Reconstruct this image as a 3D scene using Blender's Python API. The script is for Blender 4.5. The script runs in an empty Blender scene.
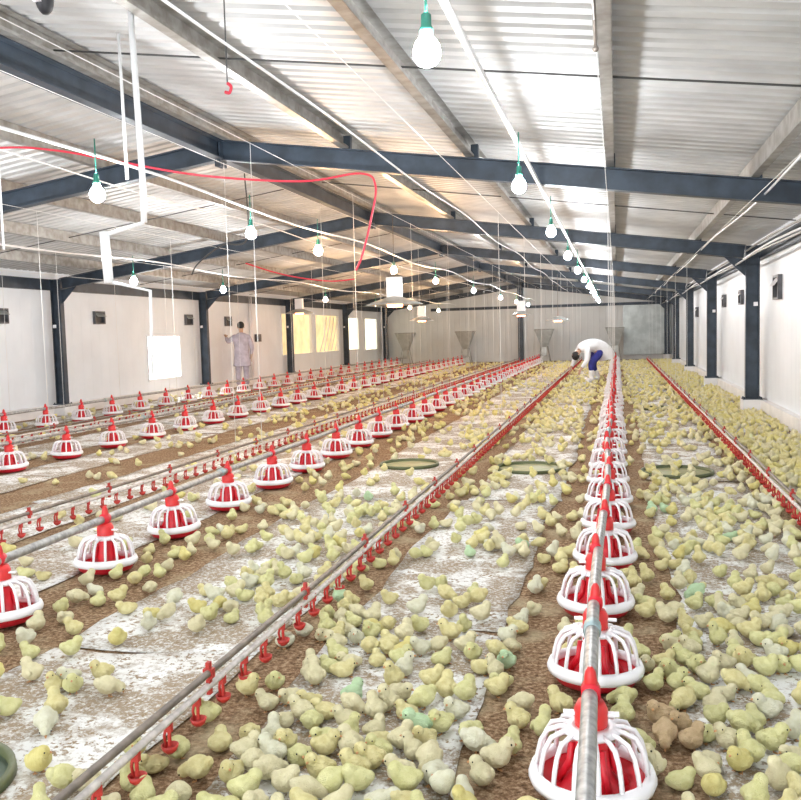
import bpy, bmesh, math, random
from mathutils import Vector, Matrix, Euler, noise
from math import pi, sin, cos, radians

random.seed(11)
scn = bpy.context.scene
COL = scn.collection

# ------------------------------------------------------------------ materials
def mat(name, col, rough=.6, metal=0., nscale=0, namt=.15, bump=0, bscale=60, emis=None, estr=0, spec=.5, sheen=0, col2=None, stretch=None):
    m = bpy.data.materials.new(name); m.use_nodes = True
    nt = m.node_tree; b = nt.nodes['Principled BSDF']
    b.inputs['Base Color'].default_value = (*col, 1)
    b.inputs['Roughness'].default_value = rough
    b.inputs['Metallic'].default_value = metal
    b.inputs['Specular IOR Level'].default_value = spec
    if sheen:
        b.inputs['Sheen Weight'].default_value = sheen
        b.inputs['Sheen Roughness'].default_value = .6
    tc = nt.nodes.new('ShaderNodeTexCoord')
    src = tc.outputs['Object']
    if stretch:
        mp = nt.nodes.new('ShaderNodeMapping'); mp.inputs['Scale'].default_value = stretch
        nt.links.new(src, mp.inputs['Vector']); src = mp.outputs['Vector']
    if nscale:
        n = nt.nodes.new('ShaderNodeTexNoise'); n.inputs['Scale'].default_value = nscale; n.inputs['Detail'].default_value = 5
        nt.links.new(src, n.inputs['Vector'])
        r = nt.nodes.new('ShaderNodeValToRGB')
        c2 = col2 or tuple(c*(1-namt) for c in col)
        c1 = col if col2 else tuple(min(1, c*(1+namt*.5)) for c in col)
        r.color_ramp.elements[0].position = .35; r.color_ramp.elements[0].color = (*c2, 1)
        r.color_ramp.elements[1].position = .65; r.color_ramp.elements[1].color = (*c1, 1)
        nt.links.new(n.outputs['Fac'], r.inputs['Fac']); nt.links.new(r.outputs['Color'], b.inputs['Base Color'])
    if bump:
        n2 = nt.nodes.new('ShaderNodeTexNoise'); n2.inputs['Scale'].default_value = bscale; n2.inputs['Detail'].default_value = 4
        nt.links.new(src, n2.inputs['Vector'])
        bp = nt.nodes.new('ShaderNodeBump'); bp.inputs['Strength'].default_value = bump; bp.inputs['Distance'].default_value = .01
        nt.links.new(n2.outputs['Fac'], bp.inputs['Height']); nt.links.new(bp.outputs['Normal'], b.inputs['Normal'])
    if emis:
        b.inputs['Emission Color'].default_value = (*emis, 1); b.inputs['Emission Strength'].default_value = estr
    return m

def mix_mask(nt, src, scale, lo, hi, detail=6, rough=.6, vec=None):
    n = nt.nodes.new('ShaderNodeTexNoise'); n.inputs['Scale'].default_value = scale; n.inputs['Detail'].default_value = detail
    n.inputs['Roughness'].default_value = rough
    nt.links.new(vec or src, n.inputs['Vector'])
    r = nt.nodes.new('ShaderNodeMapRange'); r.inputs['From Min'].default_value = lo; r.inputs['From Max'].default_value = hi
    nt.links.new(n.outputs['Fac'], r.inputs['Value'])
    return r.outputs['Result']

def math_node(nt, op, a, b=None):
    m = nt.nodes.new('ShaderNodeMath'); m.operation = op; m.use_clamp = True
    for i, v in enumerate((a, b)):
        if v is None: continue
        if isinstance(v, (int, float)): m.inputs[i].default_value = v
        else: nt.links.new(v, m.inputs[i])
    return m.outputs[0]

def litter_mat():
    m = bpy.data.materials.new('rice_husk_litter'); m.use_nodes = True
    nt = m.node_tree; b = nt.nodes['Principled BSDF']; b.inputs['Roughness'].default_value = .95
    b.inputs['Specular IOR Level'].default_value = .1
    tc = nt.nodes.new('ShaderNodeTexCoord'); src = tc.outputs['Object']
    n = nt.nodes.new('ShaderNodeTexNoise'); n.inputs['Scale'].default_value = 45; n.inputs['Detail'].default_value = 8; n.inputs['Roughness'].default_value = .75
    nt.links.new(src, n.inputs['Vector'])
    r = nt.nodes.new('ShaderNodeValToRGB'); e = r.color_ramp.elements
    e[0].position = .38; e[0].color = (.095, .055, .032, 1)
    e[1].position = .64; e[1].color = (.56, .42, .28, 1)
    k = e.new(.5); k.color = (.27, .165, .092, 1)
    nt.links.new(n.outputs['Fac'], r.inputs['Fac'])
    # pale husk patches with a shape of their own
    patch = mix_mask(nt, src, 3.2, .52, .66)
    mx = nt.nodes.new('ShaderNodeMixRGB'); mx.inputs['Color2'].default_value = (.50, .43, .28, 1)
    f = math_node(nt, 'MULTIPLY', patch, .55); nt.links.new(f, mx.inputs['Fac'])
    nt.links.new(r.outputs['Color'], mx.inputs['Color1']); nt.links.new(mx.outputs['Color'], b.inputs['Base Color'])
    bp = nt.nodes.new('ShaderNodeBump'); bp.inputs['Strength'].default_value = .8; bp.inputs['Distance'].default_value = .012
    nt.links.new(n.outputs['Fac'], bp.inputs['Height']); nt.links.new(bp.outputs['Normal'], b.inputs['Normal'])
    return m

def paper_mat():
    m = bpy.data.materials.new('litter_strewn_paper'); m.use_nodes = True
    nt = m.node_tree; b = nt.nodes['Principled BSDF']; b.inputs['Roughness'].default_value = .8
    b.inputs['Specular IOR Level'].default_value = .25
    tc = nt.nodes.new('ShaderNodeTexCoord'); src = tc.outputs['Object']
    fine = mix_mask(nt, src, 40, .53, .575, 6, .7)
    mid = mix_mask(nt, src, 9, .44, .60, 6, .7)
    big = mix_mask(nt, src, 2.3, .46, .52, 6, .65)
    fine2 = mix_mask(nt, src, 60, .38, .52, 5, .7)
    a = math_node(nt, 'MULTIPLY', fine, math_node(nt, 'ADD', mid, .45))
    c = math_node(nt, 'MULTIPLY', big, fine2)
    f = math_node(nt, 'MAXIMUM', a, math_node(nt, 'MULTIPLY', c, .9))
    mx = nt.nodes.new('ShaderNodeMixRGB'); mx.inputs['Color1'].default_value = (.80, .80, .775, 1); mx.inputs['Color2'].default_value = (.30, .215, .125, 1)
    nt.links.new(f, mx.inputs['Fac']); nt.links.new(mx.outputs['Color'], b.inputs['Base Color'])
    bp = nt.nodes.new('ShaderNodeBump'); bp.inputs['Strength'].default_value = .5; bp.inputs['Distance'].default_value = .01
    nt.links.new(f, bp.inputs['Height']); nt.links.new(bp.outputs['Normal'], b.inputs['Normal'])
    return m

def panel_mat(name, col, pitch, axis, strength=.4, rough=.45):
    """sandwich panel with fine vertical grooves"""
    m = bpy.data.materials.new(name); m.use_nodes = True
    nt = m.node_tree; b = nt.nodes['Principled BSDF']; b.inputs['Roughness'].default_value = rough
    tc = nt.nodes.new('ShaderNodeTexCoord'); src = tc.outputs['Object']
    n = nt.nodes.new('ShaderNodeTexNoise'); n.inputs['Scale'].default_value = 1.3; n.inputs['Detail'].default_value = 6
    nt.links.new(src, n.inputs['Vector'])
    r = nt.nodes.new('ShaderNodeValToRGB')
    r.color_ramp.elements[0].position = .3; r.color_ramp.elements[0].color = (*[c*.9 for c in col], 1)
    r.color_ramp.elements[1].position = .7; r.color_ramp.elements[1].color = (*col, 1)
    nt.links.new(n.outputs['Fac'], r.inputs['Fac'])
    w = nt.nodes.new('ShaderNodeTexWave'); w.bands_direction = axis; w.wave_profile = 'SAW'
    w.inputs['Scale'].default_value = 2*pi/20/pitch
    nt.links.new(src, w.inputs['Vector'])
    g = nt.nodes.new('ShaderNodeMapRange'); g.inputs['From Min'].default_value = 0; g.inputs['From Max'].default_value = .1
    nt.links.new(w.outputs['Fac'], g.inputs['Value'])
    nt.links.new(r.outputs['Color'], b.inputs['Base Color'])
    bp = nt.nodes.new('ShaderNodeBump'); bp.inputs['Strength'].default_value = strength; bp.inputs['Distance'].default_value = .012
    nt.links.new(g.outputs['Result'], bp.inputs['Height']); nt.links.new(bp.outputs['Normal'], b.inputs['Normal'])
    return m

M = {}
M['litter'] = litter_mat(); M['paper'] = paper_mat()
M['wall'] = panel_mat('white_sandwich_panel', (.83, .88, .93), .30, 'Y')
M['wall_end'] = panel_mat('end_wall_panel', (.70, .72, .72), .25, 'X', .8)
M['roof'] = mat('white_corrugated_sheet', (.60, .605, .605), .52, .22, 2.2, .14, spec=.6)
M['curb'] = mat('white_painted_curb', (.82, .82, .82), .6, 0, 3, .08, .2)
M['steel'] = mat('dark_blue_painted_steel', (.040, .056, .078), .45, .2, 5, .35)
M['purlin'] = mat('galvanised_purlin', (.42, .41, .39), .40, .55, 9, .3, col2=(.27, .25, .22))
M['galv'] = mat('galvanised_pipe', (.40, .40, .39), .45, .5, 30, .35)
M['galvdark'] = mat('weathered_pipe', (.22, .185, .155), .5, .4, 20, .3)
M['pvc'] = mat('white_pvc', (.82, .83, .84), .35)
M['pvcdirty'] = mat('dusty_white_pvc', (.62, .57, .53), .5, 0, 25, .25)
M['red'] = mat('red_plastic', (.72, .018, .035), .38, 0, 20, .12)
M['cupred'] = mat('weathered_red_plastic', (.50, .035, .025), .55, 0, 30, .3)
M['redorange'] = mat('orange_red_plastic', (.70, .030, .03), .4, 0, 20, .12)
M['white'] = mat('white_plastic', (.86, .85, .87), .35)
M['clamp'] = mat('blue_grey_zinc_clamp', (.33, .42, .43), .4, .6)
M['black'] = mat('black_plastic', (.02, .02, .025), .5)
M['dkgrey'] = mat('dark_grey_louver', (.10, .10, .11), .5, 0, 8, .3)
M['cord'] = mat('pale_nylon_cord', (.78, .77, .75), .5)
M['wire'] = mat('dark_wire', (.07, .07, .07), .5)
M['green'] = mat('green_lamp_socket', (.03, .22, .16), .5)
M['redhose'] = mat('red_rubber_hose', (.62, .03, .06), .4)
M['tray'] = mat('olive_plastic_tray', (.30, .32, .15), .55, 0, 12, .3, col2=(.42, .38, .22))
M['trayrim'] = mat('dark_olive_rim', (.10, .12, .05), .5)
M['hopper'] = mat('grey_sheet_hopper', (.45, .47, .46), .45, .4, 4, .2)
M['skin'] = mat('skin', (.50, .30, .20), .55, sheen=.1)
M['hair'] = mat('black_hair', (.015, .013, .013), .6)
M['lavender'] = mat('lavender_work_coat', (.50, .46, .54), .85, 0, 9, .2, .3, 30)
M['lavtrouser'] = mat('pale_lavender_trousers', (.46, .42, .50), .85, 0, 9, .2)
M['coat'] = mat('white_work_coat', (.86, .86, .88), .8, 0, 6, .08, .3, 20)
M['blue'] = mat('royal_blue_cloth', (.025, .03, .22), .8, 0, 9, .25)
M['boot'] = mat('white_rubber_boot', (.84, .84, .84), .4)
M['shoe'] = mat('dark_shoe', (.03, .03, .035), .5)
M['poster'] = mat('grey_notice_paper', (.75, .74, .72), .7)
M['bulb_cool'] = mat('lit_white_bulb', (1, 1, 1), .3, emis=(.94, .97, 1), estr=260)
M['bulb_warm'] = mat('lit_warm_bulb', (1, .9, .8), .3, emis=(1, .62, .33), estr=330)
M['ember'] = mat('glowing_brooder_plate', (1, .3, .15), .4, emis=(1, .24, .10), estr=9)
M['daylight'] = mat('daylit_opening_pane', (.9, .9, .9), .4, emis=(1, 1, .98), estr=6)
M['daywarm'] = mat('sunlit_plastic_pane', (.9, .8, .55), .5, emis=(1, .74, .36), estr=.26, nscale=2, namt=.3)
M['daybright'] = mat('bright_sunlit_pane', (.95, .9, .75), .5, emis=(1, .90, .62), estr=.8)
M['beak'] = mat('orange_beak', (.62, .33, .14), .5)
M['eye'] = mat('black_eye', (.01, .01, .01), .2)

def chick_mat(name, c, c2):
    m = mat(name, c, .95, 0, 34, .2, .9, 260, spec=.08, sheen=.35, col2=c2)
    b = m.node_tree.nodes['Principled BSDF']
    b.inputs['Sheen Tint'].default_value = (*c, 1)
    b.inputs['Subsurface Weight'].default_value = 0
    return m
CH = {
 'pale yellow': chick_mat('chick_down_yellow', (.83, .76, .42), (.70, .62, .29)),
 'cream': chick_mat('chick_down_cream', (.83, .77, .52), (.72, .66, .40)),
 'greenish yellow': chick_mat('chick_down_lime', (.79, .77, .42), (.67, .65, .30)),
 'bright yellow': chick_mat('chick_down_bright', (.82, .75, .34), (.71, .62, .23)),
 'mint green': chick_mat('chick_down_mint', (.58, .76, .50), (.50, .67, .40)),
 'shade_tinted': chick_mat('chick_down_shade_tint', (.66, .50, .31), (.54, .39, .22)),  # feeder shadow and reflected red painted into the down colour
 'off-white': chick_mat('chick_down_white', (.82, .81, .64), (.73, .71, .51)),
}

# ------------------------------------------------------------------ mesh builder
class MB:
    def __init__(s): s.v = []; s.f = []; s.sm = []
    def add(s, vs, fs, smooth=False):
        o = len(s.v); s.v += [tuple(v) for v in vs]
        s.f += [tuple(i+o for i in f) for f in fs]; s.sm += [smooth]*len(fs); return s
    def box(s, x0, x1, y0, y1, z0, z1):
        v = [(x, y, z) for x in (x0, x1) for y in (y0, y1) for z in (z0, z1)]
        return s.add(v, [(0, 1, 3, 2), (4, 6, 7, 5), (0, 4, 5, 1), (2, 3, 7, 6), (0, 2, 6, 4), (1, 5, 7, 3)])
    def lathe(s, prof, n=20, c=(0, 0, 0), smooth=True, cap0=False, cap1=False):
        vs = []; fs = []
        for r, z in prof:
            for k in range(n):
                a = 2*pi*k/n; vs.append((c[0]+r*cos(a), c[1]+r*sin(a), c[2]+z))
        for i in range(len(prof)-1):
            for k in range(n):
                fs.append((i*n+k, i*n+(k+1) % n, (i+1)*n+(k+1) % n, (i+1)*n+k))
        if cap0: fs.append(tuple(range(n-1, -1, -1)))
        if cap1: fs.append(tuple((len(prof)-1)*n+k for k in range(n)))
        return s.add(vs, fs, smooth)
    def tube(s, pts, r, n=8, cap=True):
        pts = [Vector(p) for p in pts]; vs = []; fs = []
        rr = r if isinstance(r, (list, tuple)) else [r]*len(pts)
        prev = None
        for i, p in enumerate(pts):
            t = (pts[min(i+1, len(pts)-1)]-pts[max(i-1, 0)]).normalized()
            if prev is None:
                u = Vector((0, 0, 1)) if abs(t.z) < .9 else Vector((1, 0, 0))
            else: u = prev
            a = (u - t*u.dot(t)).normalized(); prev = a; b = t.cross(a)
            for k in range(n):
                q = 2*pi*k/n; vs.append(p+a*(rr[i]*cos(q))+b*(rr[i]*sin(q)))
        for i in range(len(pts)-1):
            for k in range(n):
                fs.append((i*n+k, i*n+(k+1) % n, (i+1)*n+(k+1) % n, (i+1)*n+k))
        if cap:
            fs.append(tuple(range(n-1, -1, -1))); fs.append(tuple((len(pts)-1)*n+k for k in range(n)))
        return s.add(vs, fs, True)
    def ball(s, c, r, n=12, m=8, sc=(1, 1, 1)):
        prof = []
        vs = [(c[0], c[1], c[2]-r*sc[2])]; fs = []
        for i in range(1, m):
            ph = -pi/2+pi*i/m
            for k in range(n):
                a = 2*pi*k/n; vs.append((c[0]+r*sc[0]*cos(ph)*cos(a), c[1]+r*sc[1]*cos(ph)*sin(a), c[2]+r*sc[2]*sin(ph)))
        vs.append((c[0], c[1], c[2]+r*sc[2])); L = len(vs)-1
        for k in range(n):
            fs.append((0, 1+(k+1) % n, 1+k)); fs.append((L, 1+(m-2)*n+k, 1+(m-2)*n+(k+1) % n))
        for i in range(m-2):
            for k in range(n):
                fs.append((1+i*n+k, 1+i*n+(k+1) % n, 1+(i+1)*n+(k+1) % n, 1+(i+1)*n+k))
        return s.add(vs, fs, True)
    def mesh(s, name):
        me = bpy.data.meshes.new(name); me.from_pydata(s.v, [], s.f)
        me.polygons.foreach_set('use_smooth', s.sm); me.update(); return me
    def build(s, name, m, parent=None, loc=None):
        me = s.mesh(name); me.materials.append(m)
        o = bpy.data.objects.new(name, me); COL.objects.link(o)
        if parent: o.parent = parent
        if loc: o.location = loc
        return o

def tag(o, label=None, cat=None, group=None, kind=None):
    if label: o['label'] = label
    if cat: o['category'] = cat
    if group: o['group'] = group
    if kind: o['kind'] = kind
    return o
def empty(name, loc=(0, 0, 0), rz=0):
    o = bpy.data.objects.new(name, None); COL.objects.link(o)
    o.location = loc; o.rotation_euler = (0, 0, rz); o.empty_display_size = .1; return o
def copy_tree(o, parent=None):
    c = o.copy(); COL.objects.link(c); c.parent = parent
    for ch in list(kids[o.name]) if o.name in kids else []: copy_tree(ch, c)
    return c
kids = {}
def reg(root):
    kids[root.name] = [c for c in bpy.data.objects if c.parent == root]
    for c in kids[root.name]: reg(c)
ORD = ['', 'first', 'second', 'third', 'fourth', 'fifth', 'sixth', 'seventh', 'eighth', 'ninth', 'tenth', 'eleventh', 'twelfth', 'thirteenth',
 'fourteenth', 'fifteenth', 'sixteenth', 'seventeenth', 'eighteenth', 'nineteenth', 'twentieth']
TENS = {2: 'twenty', 3: 'thirty', 4: 'forty', 5: 'fifty'}
def ordw(n):
    if n <= 20: return ORD[n]
    if n % 10 == 0: return TENS[n//10].replace('y', 'ieth')
    return TENS[n//10]+'-'+ORD[n % 10]

# ------------------------------------------------------------------ dimensions
XC = -3.95; XL = -10.03; XR = 2.0; WL = -10.22; WR = 2.2
Y0 = -5.0; Y1 = 38.35
SL = .1416                                   # roof slope
def raf(x): return 3.3755-abs(x-XC)*SL        # top of rafters
def roofz(x): return raf(x)+.17
FY = [8.507-5.921*2, 8.507-5.921, 8.507, 14.32, 20.24, 26.16, 32.08, 38.0]

# ------------------------------------------------------------------ setting
b = MB(); b.box(WL-.3, WR+.3, Y0, Y1+.2, -.1, 0)
tag(b.build('floor', M['litter']), kind='structure')

def wall_x(name, xf, th, y0, y1, z0, z1, holes, m):
    """wall lying in a plane of constant x, openings cut out"""
    b = MB(); ys = sorted({y0, y1, *[h[0] for h in holes], *[h[1] for h in holes]})
    zs = sorted({z0, z1, *[h[2] for h in holes], *[h[3] for h in holes]})
    for i in range(len(ys)-1):
        j = 0
        while j < len(zs)-1:
            cy = (ys[i]+ys[i+1])/2
            def hole(jj): return any(h[0] < cy < h[1] and h[2] < (zs[jj]+zs[jj+1])/2 < h[3] for h in holes)
            if hole(j): j += 1; continue
            k = j
            while k+1 < len(zs)-1 and not hole(k+1): k += 1
            b.box(min(xf, xf+th), max(xf, xf+th), ys[i], ys[i+1], zs[j], zs[k+1]); j = k+1
    return tag(b.build(name, m), kind='structure')
WIN = [(17.75, 19.30, .42, 1.47, 'daylight'), (25.9, 28.75, .72, 2.12, 'daywarm'), (29.1, 31.75, .72, 2.12, 'daywarm'),
       (32.7, 34.4, .72, 2.05, 'daybright'), (35.3, 37.2, .66, 2.05, 'daybright')]
wall_x('wall_left', WL, -.12, Y0, Y1+.2, 0, 2.72, [w[:4] for w in WIN], M['wall'])
wall_x('wall_right', WR, .12, Y0, Y1+.2, 0, 2.72, [], M['wall'])
for i, (a, c, z0, z1, mm) in enumerate(WIN):
    b = MB()
    for (ya, yb, za, zb) in ((a, a+.05, z0, z1), (c-.05, c, z0, z1), (a+.05, c-.05, z0, z0+.05), (a+.05, c-.05, z1-.05, z1)):
        b.box(WL-.11, WL+.015, ya, yb, za, zb)
    w = tag(b.build('window_%d' % (i+1), M['wall']), kind='structure')
    p = MB(); p.box(WL-.08, WL-.07, a+.05, c-.05, z0+.05, z1-.05); p.build('pane', M[mm], w)
# folds of plastic sheeting over the warm window nearer the end wall
b = MB()
for k in range(5):
    y = 29.5+k*.42; b.tube([(WL+.03, y, .80), (WL+.035, y+.45, 1.3+.1*(k % 2)), (WL+.03, y+.8, 2.0)], .018, 5)
tag(b.build('plastic_sheeting', M['white']), 'slanting folds of white plastic sheeting over the second wide window on the left wall', 'plastic sheet')

for side, x0, x1 in (('left', WL, WL+.10), ('right', WR-.10, WR)):
    b = MB(); b.box(x0, x1, Y0, Y1, 0, .2)
    tag(b.build('baseboard_'+side, M['curb']), kind='structure')
# end wall with gable
b = MB()
def gable(b, y0, y1, x0, x1, z0):
    xs = [x0, x1] if not (x0 < XC < x1) else [x0, XC, x1]
    top = [(x, roofz(x)) for x in xs]
    lo = [(x0, z0)]+top+[(x1, z0)]
    n = len(lo); v = [(x, y0, z) for x, z in lo]+[(x, y1, z) for x, z in lo]
    f = [tuple(range(n)), tuple(range(2*n-1, n-1, -1))]+[(i, i+n, (i+1) % n+n, (i+1) % n) for i in range(n)]
    b.add(v, f)
gable(b, Y1, Y1+.12, WL-.12, WR+.12, 0)
tag(b.build('wall_end', M['wall_end']), kind='structure')
# roof: real corrugation, ribs running down the slope
def roof_half(xa, xb):
    b = MB(); pitch = .17; y = Y0-.05; prof = []
    while y < Y1+.3:
        prof += [(y, 0), (y+pitch*.52, 0), (y+pitch*.66, .022), (y+pitch*.86, .022)]; y += pitch
    v = []; 
    for yy, dz in prof:
        v += [(xa, yy, roofz(xa)+dz), (xb, yy, roofz(xb)+dz)]
    f = [(2*i, 2*i+1, 2*i+3, 2*i+2) for i in range(len(prof)-1)]
    b.add(v, f); return b
r1 = roof_half(XC, WR+.2); r2 = roof_half(XC, WL-.2)
r1.add(r2.v, r2.f)
o = r1.build('ceiling', M['roof']); tag(o, kind='structure')
md = o.modifiers.new('t', 'SOLIDIFY'); md.thickness = .012; md.offset = 1
# horizontal girt, corner return and lintel on the end wall
b = MB(); b.box(-8.0, WR-.02, Y1-.10, Y1, 2.28, 2.40)
tag(b.build('trim_1', M['steel']), kind='structure')
b = MB(); b.box(.25, WR-.02, Y1-.16, Y1-.10, 0.2, 2.26)
for k in range(9): b.box(.27+k*.21, .33+k*.21, Y1-.20, Y1-.16, .2, 2.26)
tag(b.build('trim_2', mat('corrugated_end_sheet', (.50, .54, .53), .4, .3, 3, .2)), kind='structure')

# ------------------------------------------------------------------ steel frames
def ibeam(b, p, q, d=.20, w=.11, t=.012, up=Vector((0, 0, 1))):
    """I section from p to q along its TOP line; web in the plane of p-q and up, flanges across"""
    p = Vector(p); q = Vector(q); ax = (q-p).normalized(); n = ax.cross(up).normalized(); u = n.cross(ax).normalized()
    def slab(c0, c1, h):
        vs = []
        for e in (p, q):
            for (cc, hh) in ((c0, -h), (c0, h), (c1, h), (c1, -h)): vs.append(e+u*cc+n*hh)
        b.add(vs, [(3, 2, 1, 0), (4, 5, 6, 7), (0, 1, 5, 4), (1, 2, 6, 5), (2, 3, 7, 6), (3, 0, 4, 7)])
    slab(0, -t, w/2); slab(-d+t, -d, w/2); slab(-t, -d+t, .004)
def at_frame(i): return ['behind the camera', 'just behind the camera', 'nearest'][i] if i < 3 else ''
FR = {2: 'the nearest roof frame', 3: 'the second roof frame from the camera', 4: 'the third roof frame from the camera', 5: 'the fourth roof frame from the camera', 6: 'the fifth roof frame from the camera', 7: 'the roof frame at the end wall'}
for i, y in enumerate(FY):
    if i < 2: continue
    for side, x in (('left', XL), ('right', XR)):
        s = 1 if side == 'left' else -1
        b = MB(); b.box(x-.10, x-.088, y-.055, y+.055, .2, raf(x)); b.box(x+.088, x+.10, y-.055, y+.055, .2, raf(x)); b.box(x-.088, x+.088, y-.004, y+.004, .2, raf(x))
        root = empty('steel_column', (0, 0, 0))
        b.build('post', M['steel'], root)
        b = MB(); b.box(x-.14, x+.14, y-.1, y+.1, .2, .215)
        for dx in (-.12, .12):
            for dy in (-.08, .08): b.lathe([(.012, .215), (.012, .24)], 6, (x+dx, y+dy, 0), cap1=True)
        b.build('base_plate', M['steel'], root)
        b = MB(); b.add([(x+s*.10, y-.004, raf(x)-.2), (x+s*.10, y-.004, raf(x)-.46), (x+s*.42, y-.004, raf(x+s*.42)-.2),
                         (x+s*.10, y+.004, raf(x)-.2), (x+s*.10, y+.004, raf(x)-.46), (x+s*.42, y+.004, raf(x+s*.42)-.2)],
                        [(0, 1, 2), (5, 4, 3), (0, 3, 4, 1), (1, 4, 5, 2), (2, 5, 3, 0)])
        b.build('haunch', M['steel'], root)
        if i in (3, 4) or side == 'left':
            b = MB(); b.box(x-.04*s-.03, x-.04*s+.03, y-.075, y-.055, 1.62, 1.68); b.build('fixing_plate', M['white'], root)
        tag(root, 'dark blue steel column on the %s side carrying %s' % (side, FR[i]), 'column', 'steel wall columns')
        b = MB(); b.box(x-.17 if side == 'left' else x-.15, x+.15 if side == 'left' else x+.2, y-.15, y+.15, 0, .2)
        o = b.build('plinth', M['curb']); tag(o, 'white plinth under the %s column of %s' % (side, FR[i]), 'plinth', 'white column plinths')
        # rafter
        root = empty('roof_rafter', (0, 0, 0))
        b = MB(); ibeam(b, (x+s*.10, y, raf(x+s*.10)), (XC-s*.01, y, raf(XC)), .20)
        b.build('beam', M['steel'], root)
        b = MB(); xa = XC-s*.014; b.box(min(xa, xa-s*.018), max(xa, xa-s*.018), y-.075, y+.075, raf(XC)-.27, raf(XC)+.02); b.build('ridge_plate', M['steel'], root)
        for k in range(5):
            px = XC-s*(.10+1.27*k)
            if k == 0: continue
            b = MB(); b.box(px-.035, px+.035, y-.03, y+.03, raf(px)-.002, raf(px)+.13); b.build('purlin_cleat', M['steel'], root)
        tag(root, 'dark blue rafter sloping to the %s wall in %s' % (side, FR[i]), 'rafter', 'steel roof rafters')
# dark ridge beams and eave beams
for i in range(len(FY)-1):
    ya, yb = max(FY[i], .4)+.08, FY[i+1]-.08
    if yb < 0: continue
    b = MB(); ibeam(b, (XC, ya, raf(XC)-.01), (XC, yb, raf(XC)-.01), .19, .12)
    nm = 'in the bay nearest the camera' if i == 1 else 'in the %s bay beyond it' % ORD[i-1]
    tag(b.build('ridge_beam', M['steel']), 'dark longitudinal steel beam along the ridge ' + ('in the bay nearest the camera' if i == 1 else 'in the %s bay from the camera' % ORD[i]), 'beam', 'ridge beams')
for side, x in (('left', XL), ('right', XR)):
    s = 1 if side == 'left' else -1
    b = MB(); b.box(x-s*.17, x-s*.10, 0, Y1, raf(x)-.20, raf(x)+.0)
    tag(b.build('eave_beam', M['steel']), 'dark eave beam along the top of the %s wall' % side, 'beam')
# purlins (C section)
PX = [XC+.10, XC+.10+1.25, -1.35, -.05, 1.2, XC-.10, XC-.10-1.27, XC-.10-2.54, XC-.10-3.81, XC-.10-5.08]
names = ['just right of the ridge', 'second right of the ridge', 'third right of the ridge', 'above the rightmost feeder line', 'nearest the right wall',
         'just left of the ridge', 'second left of the ridge', 'third left of the ridge', 'fourth left of the ridge', 'nearest the left wall']
for x, nm in zip(PX, names):
    b = MB(); zt = roofz(x)-.004-(.006 if x < XC else .006); zb = raf(x)+.003
    s = 1 if x > XC else -1; w = .07; t = .004
    b.box(x-.035, x+.035, 0, Y1, zb, zb+t)
    b.box(x-.035, x+.035, 0, Y1, zt-t-.004, zt-.004)
    b.box(x-s*.035-t/2, x-s*.035+t/2, 0, Y1, zb, zt-.004)
    b.box(x+s*.035-t/2, x+s*.035+t/2, 0, Y1, zb, zb+.022)
    tag(b.build('roof_purlin', M['purlin']), 'galvanised purlin running the length of the roof, %s' % nm, 'purlin', 'roof purlins')
# sag rods across each bay
for i in range(1, len(FY)-1):
    y = (FY[i]+FY[i+1])/2+.12
    for side in (1, -1):
        xe = WR-.1 if side == 1 else WL+.1
        b = MB(); b.tube([(XC+side*.02, y, raf(XC)+.06), (xe, y, raf(xe)+.06)], .007, 6)
        tag(b.build('sag_rod', M['wire']), 'thin dark rod across the %s roof slope, %s bay from the camera' % ('right' if side == 1 else 'left', ORD[i]), 'rod', 'cross rods under the roof')

# ------------------------------------------------------------------ wall vents
def vent(side, y, zc, lab, w=.36, h=.26):
    s = 1 if side == 'left' else -1; x = WL if side == 'left' else WR
    root = empty('wall_vent', (x, y, zc), 0 if s == 1 else pi)
    f = MB(); 
    for (a, c, z0, z1) in ((-w/2, -w/2+.03, -h/2, h/2), (w/2-.03, w/2, -h/2, h/2), (-w/2+.03, w/2-.03, -h/2, -h/2+.03), (-w/2+.03, w/2-.03, h/2-.03, h/2)):
        f.box(0, .06, a, c, z0, z1)
    f.build('frame', M['dkgrey'], root)
    g = MB(); g.box(.003, .008, -w/2+.03, w/2-.03, -h/2+.03, h/2-.03); g.build('mesh_screen', M['black'], root)
    l = MB()
    l.add([(.02, -w/2+.03, h/2-.04), (.02, w/2-.03, h/2-.04), (.10, w/2-.03, .02), (.10, -w/2+.03, .02),
           (.028, -w/2+.03, h/2-.036), (.028, w/2-.03, h/2-.036), (.108, w/2-.03, .026), (.108, -w/2+.03, .026)],
          [(0, 1, 2, 3), (7, 6, 5, 4), (0, 4, 5, 1), (1, 5, 6, 2), (2, 6, 7, 3), (3, 7, 4, 0)])
    l.build('flap', M['hopper'] if s == 1 else M['white'], root)
    tag(root, lab, 'vent', 'wall air inlets')
vent('left', 12.95, 1.83, 'small dark air inlet on the left wall cut by the photo edge')
vent('left', 15.9, 1.83, 'small dark air inlet on the left wall just beyond the nearest column')
vent('left', 19.75, 1.82, 'small dark air inlet on the left wall above the bright opening')
vent('left', 22.0, 1.80, 'small dark air inlet on the left wall above the standing person')
vent('right', 13.2, 1.85, 'dark air inlet with white flap on the right wall, nearest one', .42, .34)
vent('right', 16.9, 1.83, 'small dark air inlet on the right wall beyond the nearest column', .34, .26)
vent('right', 19.5, 1.84, 'small dark air inlet on the right wall just before the second column', .34, .26)
vent('right', 25.9, 1.72, 'dark air inlet low on the right wall beyond the second column', .42, .28)
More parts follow.
